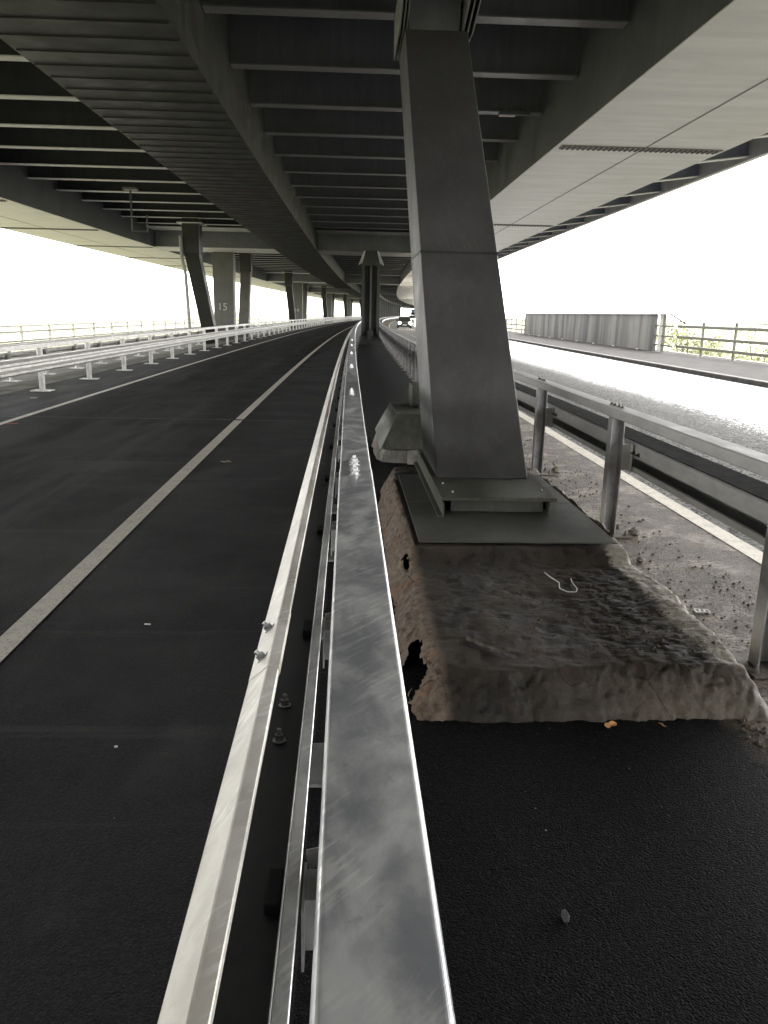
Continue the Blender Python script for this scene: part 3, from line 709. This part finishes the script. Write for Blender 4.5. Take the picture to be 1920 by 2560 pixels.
# ------------------------------------------------------------------ plinth
def plinth():
    X0, X1, Y0, Y1 = .27, 2.08, 3.14, 8.1; nx, ny = 170, 400
    b = MB(); idx = {}
    sm = lambda t: (lambda q: q * q * (3 - 2 * q))(min(1, max(0, t)))
    for j in range(ny + 1):
        for i in range(nx + 1):
            x = X0 + (X1 - X0) * i / nx; y = Y0 + (Y1 - Y0) * j / ny
            n1 = noise.fractal(Vector((x * 2.2, y * 2.2, 1)), 1, 2, 4); n2 = noise.fractal(Vector((x * 11, y * 11, 5)), 1, 2, 3); n3 = noise.noise(Vector((x * 28, y * 46, 9)))
            lx = .30 + .012 * n1 + .01 * n2 + (.05 if y > 7.3 else 0)
            rx = 2.02 + .02 * n1 + .012 * n2 - .05 * sm((y - 4.6) / .8) + (.06 * sm((y - 5.1) / .4))
            fy = 3.2 + .022 * n1 + .01 * n2 - .05 * sm((x - 1.5) / .5)*0
            top = .175 + .075 * sm((y - 4.9) / .25) + .02 * sm((y - 3.4) / 1.4)
            n4 = noise.fractal(Vector((x * 30, y * 30, 11)), 1, 2, 3); hn = noise.hetero_terrain(Vector((x * 5, y * 5, 4)), .8, 2, 5, .6)
            lx += .012 * n4; fy += .014 * n4 + .012 * n2
            cr = lambda t: min(1, max(0, t)) ** .8 if t < .82 else min(1, .853 + (t - .82) * .75)
            dL = cr((x - lx) / (.135 + .03 * n1)); dR = sm((rx - x) / .12); dF = cr((y - fy) / .22); dB = sm((8.0 + .02 * n2 - y) / .1)
            ed = 1 - min(1, abs(min(dL, dF) - .8) / .35)
            chip = max(0, ed) * max(0, noise.fractal(Vector((x * 7, y * 7, 21)), 1, 2, 4) - .1) * .035 + .007 * max(0, ed) * n4
            rough = sm((x - 1.0) / .4) * sm((5.0 - y) / .4)
            if y > 5.12: rough *= 0
            h = top * dL * dR * dF * dB + (.006 * n2 + .010 * n1 + .010 * rough * (1 - abs(noise.noise(Vector((x * 9 + n1, y * 34 + n2 * .8, 9))))) + .003 * rough * noise.noise(Vector((x * 50, y * 80, 2)))) * min(dL, dR, dF, dB) - chip + .002 * n4 * min(1, min(dL, dF, dR) * 4)
            h += .010 * sm((x - (rx - .34)) / .12) * dR * sm((5.2 - y) / .3) * min(dF, 1)
            if .47 < x < 1.9 and 5.1 < y < 7.6: h = min(h, .256)
            b.v.append(Vector((x + .004 * n1, y + .006 * n1, h - .012)))
    W = nx + 1
    for j in range(ny):
        for i in range(nx):
            f = [j * W + i, j * W + i + 1, (j + 1) * W + i + 1, (j + 1) * W + i]
            c = (b.v[f[0]] + b.v[f[2]]) / 2
            if max(b.v[q].z for q in f) < -.008: continue
            hx = (c.x - .335) / .06; hy = (c.y - 3.62) / .2
            if hx * hx + hy * hy < 1 + 1.1 * noise.fractal(Vector((c.x * 9, c.y * 9, 2)), 1, 2, 2): continue
            hx = (c.x - .40) / .022; hy = (c.y - 5.0 + (c.x - .4) * 2) / .1
            if hx * hx + hy * hy < 1 + 1.3 * noise.fractal(Vector((c.x * 25, c.y * 25, 7)), 1, 2, 3): continue
            b.f.append(f); b.m.append(0); b.u.append([(b.v[q].x, b.v[q].y) for q in f])
    g = G('muddy_concrete'); p = g.map('Object'); u = g.xyz('UV')
    a = g.noise(p, 3.2, 7, .66); f = g.noise(p, 24, 6, .72); h = g.noise(p, 90, 4, .7)
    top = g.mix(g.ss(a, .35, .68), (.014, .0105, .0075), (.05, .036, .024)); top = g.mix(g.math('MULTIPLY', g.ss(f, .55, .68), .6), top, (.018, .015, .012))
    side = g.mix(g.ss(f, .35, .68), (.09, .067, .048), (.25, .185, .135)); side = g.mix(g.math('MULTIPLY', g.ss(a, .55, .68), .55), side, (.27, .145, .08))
    pale = g.mix(g.ss(f, .35, .7), (.16, .135, .10), (.38, .335, .265))
    w1 = g.math('ADD', u[0], g.math('MULTIPLY', g.math('SUBTRACT', f, .5), .12))
    w2 = g.math('ADD', w1, g.math('MULTIPLY', g.math('SUBTRACT', a, .5), .25))
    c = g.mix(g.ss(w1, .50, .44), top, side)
    w3 = g.math('ADD', w1, g.math('MULTIPLY', g.math('SUBTRACT', a, .5), .1)); w3 = g.math('ADD', w3, g.math('MULTIPLY', g.math('SUBTRACT', u[1], 3.2), .012)); c = g.mix(g.math('MULTIPLY', g.ss(w3, 1.75, 1.80), g.ss(g.noise(p, 7, 5, .65), .3, .5, .45, 1)), c, g.mix(.3, pale, (.55, .51, .44)))
    wy = g.math('ADD', u[1], g.math('MULTIPLY', g.math('SUBTRACT', a, .5), .4)); k = g.math('MULTIPLY', g.ss(wy, 3.43, 3.34), g.ss(w2, .62, 1.55))
    c = g.mix(k, c, g.mix(.78, pale, (.055, .042, .029)))
    ck = g.vor(g.map('Object', (1, 1, .3)), 3.2, 'DISTANCE_TO_EDGE'); ckm = g.math('MULTIPLY', g.ss(g.math('ADD', ck, g.math('MULTIPLY', g.math('SUBTRACT', f, .5), .05)), .012, .003), g.ss(a, .42, .6))
    c = g.mix(g.math('MULTIPLY', ckm, .7), c, (.012, .01, .008))
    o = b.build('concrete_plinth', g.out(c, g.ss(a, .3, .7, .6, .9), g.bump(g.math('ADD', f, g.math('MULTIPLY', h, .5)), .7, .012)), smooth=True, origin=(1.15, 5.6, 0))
    return tag(o, 'low broken concrete plinth caked in brown mud under the foreground column', 'plinth')
plinth()

# hooded pedestal behind the plinth, and its rough footing
tag_b = MB()
ft = MB(); nq = 14
ring0, ring1 = [], []
for i in range(40):
    t = 2 * PI * i / 40; cx, cy = math.cos(t), math.sin(t)
    q = 1 / max(abs(cx) ** .9, abs(cy) ** .9, .3); q = min(q, 1.28)
    k = 1 + .05 * noise.noise(Vector((cx * 4, cy * 4, 3)))
    ring0.append((1.1 + .76 * cx * q * k * .98, 10.45 + .95 * cy * q * k, -.01)); ring1.append((1.1 + .70 * cx * q * k * .98, 10.45 + .88 * cy * q * k, .17 + .012 * noise.noise(Vector((cx * 6, cy * 6, 1)))))
ft.solid(ring0, ring1)
M['rough'] = concrete('rough_concrete', (.16, .15, .13), (.34, .32, .28), 2, .9, 'Object', .9, .02)
tag(ft.build('concrete_footing', M['rough'], None), 'rough pale concrete footing under the green-grey steel hood', 'footing')
hd = thing('steel_hood', 'green-grey sloping steel hood half hidden behind the foot of the foreground column', 'steel hood', (1.1, 10.4, .17))
def slab4(b, p, t):      # a plate of thickness t from four corners
    p = [Vector(q) for q in p]; n = (p[1] - p[0]).cross(p[3] - p[0]).normalized() * t
    b.solid(p, [q + n for q in p])
b = MB(); slab4(b, [(.44, 9.5, .17), (1.76, 9.5, .17), (1.58, 9.78, .56), (.63, 9.78, .56)], .01); b.build('front_plate', M['hood'], hd)
b = MB(); slab4(b, [(.42, 11.3, .16), (.42, 9.46, .16), (.632, 9.76, .565), (.605, 11.0, .57)], .01); b.build('side_plate', M['hood'], hd)
b = MB(); slab4(b, [(1.78, 9.5, .17), (1.78, 11.3, .17), (1.59, 11.0, .56), (1.59, 9.78, .56)], .01); b.build('side_plate', M['hood'], hd)
b = MB(); b.box(.64, 1.57, 9.8, 10.99, .545, .557); b.build('top_plate', M['plate'], hd)
b = MB(); b.box(.74, .86, 9.44, 9.5, -.005, .168); b.build('front_leg', M['rough'], hd)
bx = thing('steel_bracket', 'small open green-grey steel box bracket standing on the sloping hood', 'bracket', (1.02, 10.7, .56))
b = MB(); b.box(.865, .875, 10.55, 11.15, .56, .83); b.box(.875, 1.3, 11.14, 11.15, .56, .83); b.build('box_plate', M['hood'], bx)
b = MB(); b.box(.95, 1.06, 10.45, 10.47, .558, .79); b.box(1.05, 1.06, 10.47, 10.8, .558, .79); b.build('upright', M['hood'], bx)
b = MB(); b.tube((1.0, 10.448, .62), (1.0, 10.43, .62), .02, n=6); b.build('bolt', M['bolt_dark'], bx)

# ------------------------------------------------------------------ vehicles
def loft(rows):     # rows of equal length loops -> MB
    b = MB(); n = len(rows[0])
    for r in rows: b.v += [Vector(p) for p in r]
    for j in range(len(rows) - 1):
        for i in range(n):
            b.f.append([j * n + i, j * n + (i + 1) % n, (j + 1) * n + (i + 1) % n, (j + 1) * n + i]); b.m.append(0); b.u.append([(0, 0)] * 4)
    b.f.append(list(range(n - 1, -1, -1))); b.m.append(0); b.u.append([(0, 0)] * n)
    k = (len(rows) - 1) * n; b.f.append(list(range(k, k + n))); b.m.append(0); b.u.append([(0, 0)] * n)
    return b
def ring(y, w, z0, z1, e=.14):
    return [(-w + e * .6, y, z0), (w - e * .6, y, z0), (w, y, z0 + e), (w + .0, y, (z0 + z1) / 2), (w - .03, y, z1 - e), (w - e, y, z1), (-w + e, y, z1), (-w + .03, y, z1 - e), (-w, y, (z0 + z1) / 2), (-w, y, z0 + e)]
def car(name, label, s, a, col, lit=True, H=1.45, box=False):
    r = thing(name, label, 'car', (0, 0, 0))
    pm = plain('car_paint_' + label.split()[0], col, .25); pm.node_tree.nodes['Principled BSDF'].inputs['Coat Weight'].default_value = .6
    rows = [ring(-2.12, .70, .30, .62), ring(-2.02, .82, .22, .74), ring(-1.6, .88, .2, .84), ring(-.9, .9, .2, .93), ring(.2, .9, .2, .96), ring(1.5, .9, .2, .97), ring(1.95, .86, .22, .94), ring(2.08, .78, .3, .86)]
    b = loft(rows); b.build('body', pm, r, smooth=False, bevel=.02)
    rows = [ring(-.95, .76, .88, .92, .02), ring(-.35, .72, .9, H - .1, .08), ring(.1, .68, .9, H - .03, .08), ring(1.1, .68, .9, H - .04, .08), ring(1.85, .72, .88, H - .38, .08), ring(2.0, .72, .86, .95, .03)]
    b = loft(rows); b.build('windows', M['glass'], r)
    rows = [ring(-.36, .66, H - .10, H - .085, .004), ring(.1, .66, H - .035, H - .012, .006), ring(1.1, .66, H - .045, H - .02, .006), ring(1.6, .64, H - .22, H - .2, .006)]
    b = loft(rows); b.build('roof', pm, r)
    for sx in (-1, 1):
        b = MB(); b.solid([(sx * .72 - .05, -.9, .9), (sx * .72 + .05, -.9, .9), (sx * .72 + .05, -.8, .9), (sx * .72 - .05, -.8, .9)], [(sx * .67 - .04, -.33, H - .1), (sx * .67 + .04, -.33, H - .1), (sx * .67 + .04, -.25, H - .1), (sx * .67 - .04, -.25, H - .1)]); b.build('pillar', pm, r)
        b = MB(); b.box(sx * .98 - .1, sx * .98 + .1, -.62, -.48, .92, 1.06); b.build('wing_mirror', pm, r, .03)
        b = MB()
        for q in range(2): b.tube((sx * .62, -2.055 - q * .03, .64), (sx * .62, -2.085 - q * .03, .635), .15 - q * .01, .14 - q * .02, 14)
        b.build('headlight', M['lamp'] if lit else M['plate_w'], r)
        for y in (-1.3, 1.3):
            b = MB(); b.tube((sx * .72, y, .31), (sx * .92, y, .31), .31, n=20); t = b.build('wheel', M['black'], r, .03)
            b = MB(); b.tube((sx * .90, y, .31), (sx * .935, y, .31), .2, .17, 12); b.build('rim', M['bolt'], t)
    b = MB(); b.box(-.26, .26, -2.145, -2.125, .40, .51); b.build('number_plate', M['plate_w'], r)
    b = MB(); b.box(-.42, .42, -2.135, -2.10, .54, .62); b.box(-.6, .6, -2.13, -2.06, .24, .34); b.build('grille', M['black'], r)
    r.location = P(s, a); r.rotation_euler = (0, 0, -s / RAD)
    return r
car('hatchback_car', 'black hatchback driving towards the camera with both headlights on', 104.5, 5.0, (.02, .022, .022))
car('hatchback_car', 'white car following behind the black hatchback on the right', 188, 7.5, (.75, .75, .72), H=1.6)
car('hatchback_car', 'silver car far back beside the blue lorry', 262, 8.0, (.45, .45, .45))
def lorry():
    r = thing('lorry', 'distant blue lorry with a tall box body approaching behind the cars', 'lorry', (0, 0, 0))
    blue = plain('lorry_blue', (.05, .12, .25), .4)
    rows = [ring(-3.0, 1.15, .5, 1.5), ring(-2.9, 1.22, .45, 2.6), ring(-2.4, 1.22, .45, 2.9), ring(-1.2, 1.22, .45, 2.9)]; loft(rows).build('cab', plain('lorry_grey', (.3, .3, .3), .4), r)
    b = MB(); b.box(-1.05, 1.05, -2.99, -2.93, 1.65, 2.5); b.build('windscreen', M['glass'], r, .02)
    b = MB(); b.box(-1.25, 1.25, -1.1, 6, 1.0, 3.75); b.box(-1.15, 1.15, -2.6, -1.15, 2.92, 3.7); b.build('box_body', blue, r, .04)
    for sx in (-1, 1):
        b = MB(); b.tube((sx * .85, -2.99, .85), (sx * .85, -3.05, .85), .14, n=12); b.build('headlight', M['lamp'], r)
        b = MB(); b.box(sx * 1.35 - .1, sx * 1.35 + .1, -2.8, -2.7, 1.7, 2.3); b.build('wing_mirror', M['black'], r)
        for y in (-2.2, 3.8, 5.0):
            b = MB(); b.tube((sx * .9, y, .5), (sx * 1.2, y, .5), .5, n=18); b.build('wheel', M['black'], r)
    r.location = P(330, 4.2); r.rotation_euler = (0, 0, -330 / RAD)
lorry()

# ------------------------------------------------------------------ litter, stones, debris
def leaf(name, label, x, y, z, size, rz, tilt, mat, group=None):
    b = MB(); n = 14; c = Vector((0, 0, .006))
    pts = []
    for i in range(n):
        t = 2 * PI * i / n; q = size * (.75 + .35 * math.cos(2 * t) + random.uniform(-.14, .14))
        pts.append(Vector((q * math.cos(t), q * .75 * math.sin(t), .004 + .25 * size * abs(math.sin(t * 1.5)))))
    for i in range(n):
        p, q = pts[i], pts[(i + 1) % n]
        b.solid([c, p, q], [c + Vector((0, 0, .0015)), p + Vector((0, 0, .0015)), q + Vector((0, 0, .0015))])
    R_ = Matrix.Translation((x, y, z)) @ Matrix.Rotation(rz, 4, 'Z') @ Matrix.Rotation(tilt, 4, 'X')
    b.v = [R_ @ p for p in b.v]
    return tag(b.build(name, mat, None), label, 'leaf', group)
leaf('fallen_leaf', 'large orange dry leaf lying at the foot of the muddy plinth', 1.175, 3.155, .005, .034, .4, .5, M['leaf'])
leaf('fallen_leaf', 'small tan dry leaf at the plinth foot, right of the large orange one', 1.41, 3.15, .004, .02, 1.9, .3, M['leaf'])
leaf('fallen_leaf', 'pale curled leaf lying on the road right of the white edge line', -1.41, 9.4, .002, .06, .2, .1, plain('pale_leaf', (.45, .38, .25), .8))
def crumple(name, label, cat, x, y, z, r, mat, sq=(1, 1, .6), seed=0, sub=2):
    b = MB(); n, m = 12, 8
    rows = []
    for j in range(m + 1):
        ph = PI * j / m - PI / 2; row = []
        for i in range(n):
            t = 2 * PI * i / n; d = Vector((math.cos(t) * math.cos(ph), math.sin(t) * math.cos(ph), math.sin(ph)))
            k = r * (1 + .35 * noise.noise(d * 2.3 + Vector((seed, 0, 0))) + .18 * noise.noise(d * 6 + Vector((0, seed, 0))))
            row.append((x + d.x * k * sq[0], y + d.y * k * sq[1], max(z, z + r * sq[2] * .8 + d.z * k * sq[2])))
        rows.append(row)
    b = loft(rows)
    return tag(b.build(name, mat, None), label, cat)
crumple('crumpled_rag', 'small crumpled grey rag lying on the black asphalt in the foreground', 'rag', .672, 2.01, 0, .017, plain('grey_rag', (.07, .07, .07), .9), (.7, 1.5, .6), 1)
crumple('loose_stone', 'pale stone beside the second post of the right barrier', 'stone', 2.42, 6.35, 0, .045, M['rough'], (1.2, 1, .7), 2)
crumple('loose_stone', 'brown stone lying just right of the plinth edge', 'stone', 2.2, 5.6, 0, .03, M['rough'], (1, 1.3, .6), 3)
crumple('loose_stone', 'small pale stone beside the third post of the right barrier', 'stone', 2.45, 9.05, 0, .05, M['rough'], (1.1, 1, .7), 5)
def strip(name, label, cat, x, y, L, W, rz, mat, z=.004, th=.004):
    b = MB(); b.box(-L / 2, L / 2, -W / 2, W / 2, 0, th, T=Matrix.Translation((x, y, z)) @ Matrix.Rotation(rz, 4, 'Z')); return tag(b.build(name, mat, None), label, cat)
strip('plastic_strip', 'short white plastic strip lying on the road near the guard beam', 'litter', -1.12, 4.33, .035, .011, -.15, M['plastic'], .001)
strip('plastic_strip', 'tiny white scrap on the dark road below the plastic strip', 'litter', -.93, 3.0, .012, .01, .6, M['plastic'], .001)
strip('paint_scrap', 'flat pale scrap beside the break in the white edge line', 'litter', -2.02, 13.3, .22, .05, 0, M['kerb'], .001)
strip('litter_scrap', 'flattened red litter scrap beside the left edge line', 'litter', -5.08, 12.4, .16, .05, .2, plain('red_litter', (.5, .06, .05), .6), .006)
strip('litter_scrap', 'small grey litter scrap on the hard strip below the pale barrier', 'litter', -6.1, 16.0, .12, .06, .2, M['plastic'], .006)
wr = thing('plastic_grid', 'small pale plastic grid tray lying in the dirt right of the plinth', 'litter', (2.21, 4.56, 0))
b = MB(); T = Matrix.Translation((2.21, 4.56, .004)) @ Matrix.Rotation(-.12, 4, 'Z')
for x in (-.042, -.014, .014, .042): b.box(x - .003, x + .003, -.02, .02, 0, .008, T=T)
b.build('cross_bars', M['plastic'], wr)
b = MB()
for y in (-.023, .023): b.box(-.045, .045, y - .003, y + .003, 0, .008, T=T)
b.build('side_bars', M['plastic'], wr)
# wire loop and timber sliver on the plinth
b = MB(); pts = [(1.25, 4.72, .2), (1.262, 4.62, .203), (1.29, 4.52, .202), (1.268, 4.42, .2), (1.30, 4.36, .2), (1.35, 4.36, .2), (1.372, 4.42, .2), (1.37, 4.52, .203), (1.385, 4.6, .2)]
for p, q in zip(pts, pts[1:]): b.tube(p, q, .0032, n=6)
tag(b.build('wire_loop', M['plastic'], None), 'thin bent white wire loop lying on the muddy plinth', 'wire')
b = MB(); T = Matrix.Translation((.72, 3.62, .176)) @ Matrix.Rotation(-.9, 4, 'Z')
rows = []
for i in range(13):
    t = i / 12; x = -.15 + .3 * t; wv = (.021 - .013 * t) * (1 + .35 * noise.noise(Vector((t * 9, 1, 0)))); o = .006 * noise.noise(Vector((t * 5, 4, 0))); hh = .009 + .008 * (1 - t) + .005 * noise.noise(Vector((t * 12, 7, 0)))
    rows.append([T @ Vector((x + random.uniform(-.004, .004), o + q[0] * wv, q[1] * hh)) for q in ((-1, -.4), (1, -.4), (.9, .5), (.2, 1), (-.3, .7), (-.8, .9))])
b = loft(rows)
tag(b.build('timber_sliver', concrete('weathered_timber', (.035, .03, .025), (.12, .105, .09), 8), None), 'grey splinter of timber lying on the front of the muddy plinth', 'timber')
# clods and gravel
def debris(name, n, fn, mat, r0, r1):
    b = MB()
    for i in range(n):
        x, y, z = fn(); r = r0 + (r1 - r0) * random.random() ** 3
        ax = [Vector((random.uniform(-1, 1), random.uniform(-1, 1), random.uniform(-.6, .6))).normalized() for _ in range(3)]
        v = [Vector((x, y, z + r * .4)) + Vector(q) * r * random.uniform(.7, 1.3) for q in ((1, 0, 0), (0, 1, 0), (-1, 0, 0), (0, -1, 0), (.2, .1, .7), (-.1, 0, -.5))]
        k = len(b.v); b.v += v
        for f in ((0, 1, 4), (1, 2, 4), (2, 3, 4), (3, 0, 4), (1, 0, 5), (2, 1, 5), (3, 2, 5), (0, 3, 5)):
            b.f.append([k + q for q in f]); b.m.append(0); b.u.append([(0, 0)] * 3)
    o = b.build(name, mat, None, origin=(0, 0, 0)); o['kind'] = 'stuff'
    o['label'] = {'median_debris': 'loose mud clods and grit scattered on the median', 'plinth_debris': 'small clods scattered over the muddy plinth', 'road_grit': 'pale grit specks scattered over the dark asphalt'}[name]; o['category'] = 'debris'
    return o
clod = concrete('mud_clod', (.05, .036, .025), (.13, .096, .068), 5)
def medp():
    if random.random() < .16: return 1.72 + .6 * random.random() ** .7, 2.75 + .5 * random.random(), 0
    s = 2.6 + 28 * random.random() ** 1.8; p = P(s, 2.0 + random.random() ** 1.0 * .75 + flare(s) * .6, 0); return p.x, p.y, 0
debris('median_debris', 4200, medp, clod, .002, .016)
debris('plinth_debris', 420, lambda: (random.uniform(.5, 1.85), random.uniform(3.5, 5.1), .186 if False else .178 + .022 * 0), clod, .003, .014)
def ap():
    if random.random() < .5: return random.uniform(.2, 2.6), random.uniform(1.2, 3.2), 0
    return random.uniform(-3.5, -.6), random.uniform(2, 11), 0
debris('road_grit', 110, ap, plain('grit', (.35, .34, .32), .8), .001, .0045)

# ------------------------------------------------------------------ trees beyond the parapets
g = G('foliage'); p = g.map('Object'); a = g.noise(p, 1.2, 3); M['foliage'] = g.out(g.mix(g.ss(a, .35, .65), (.17, .18, .075), (.27, .28, .14)), .8)
M['bark'] = concrete('bark', (.06, .05, .04), (.12, .1, .08), 2)
def tree(x, y, h, label, group, seed):
    rnd = random.Random(seed); z0 = terrain_h(x, y) - .3
    r = thing('broadleaf_tree', label, 'tree', (x, y, z0), group)
    b = MB(); b.tube((x, y, z0), (x, y, z0 + h * .45), h * .03, h * .02, 8)
    cl = []
    for i in range(9):
        t = 2 * PI * i / 9 + rnd.random(); q = h * rnd.uniform(.12, .3); e_ = Vector((x + q * math.cos(t), y + q * math.sin(t), z0 + h * rnd.uniform(.45, .9)))
        b.tube((x, y, z0 + h * rnd.uniform(.25, .44)), e_, h * .012, h * .004, 5); cl.append((e_, h * rnd.uniform(.12, .2)))
    b.build('trunk', M['bark'], r)
    b = MB()
    for c_, rr in cl:
        for i in range(150):
            d_ = Vector((rnd.gauss(0, 1), rnd.gauss(0, 1), rnd.gauss(0, .8))).normalized() * rr * rnd.random() ** .4; q = c_ + d_
            u = Vector((rnd.uniform(-1, 1), rnd.uniform(-1, 1), rnd.uniform(-1, 1))).normalized(); v_ = u.orthogonal().normalized(); k = h * .018
            b.quad([q - u * k, q - v_ * k * .6, q + u * k, q + v_ * k * .6])
    b.build('crown', M['foliage'], r)
for i, (x, y, h) in enumerate(((31, 62, 10.5), (36, 56, 11), (41, 60, 10), (45, 74, 11.5), (38, 88, 11), (55, 96, 12), (33, 110, 10.5), (62, 120, 12), (48, 132, 11))):
    tree(x, y, h, 'pale leafy tree growing below the right parapet railing', 'trees below the right parapet', i + 3)
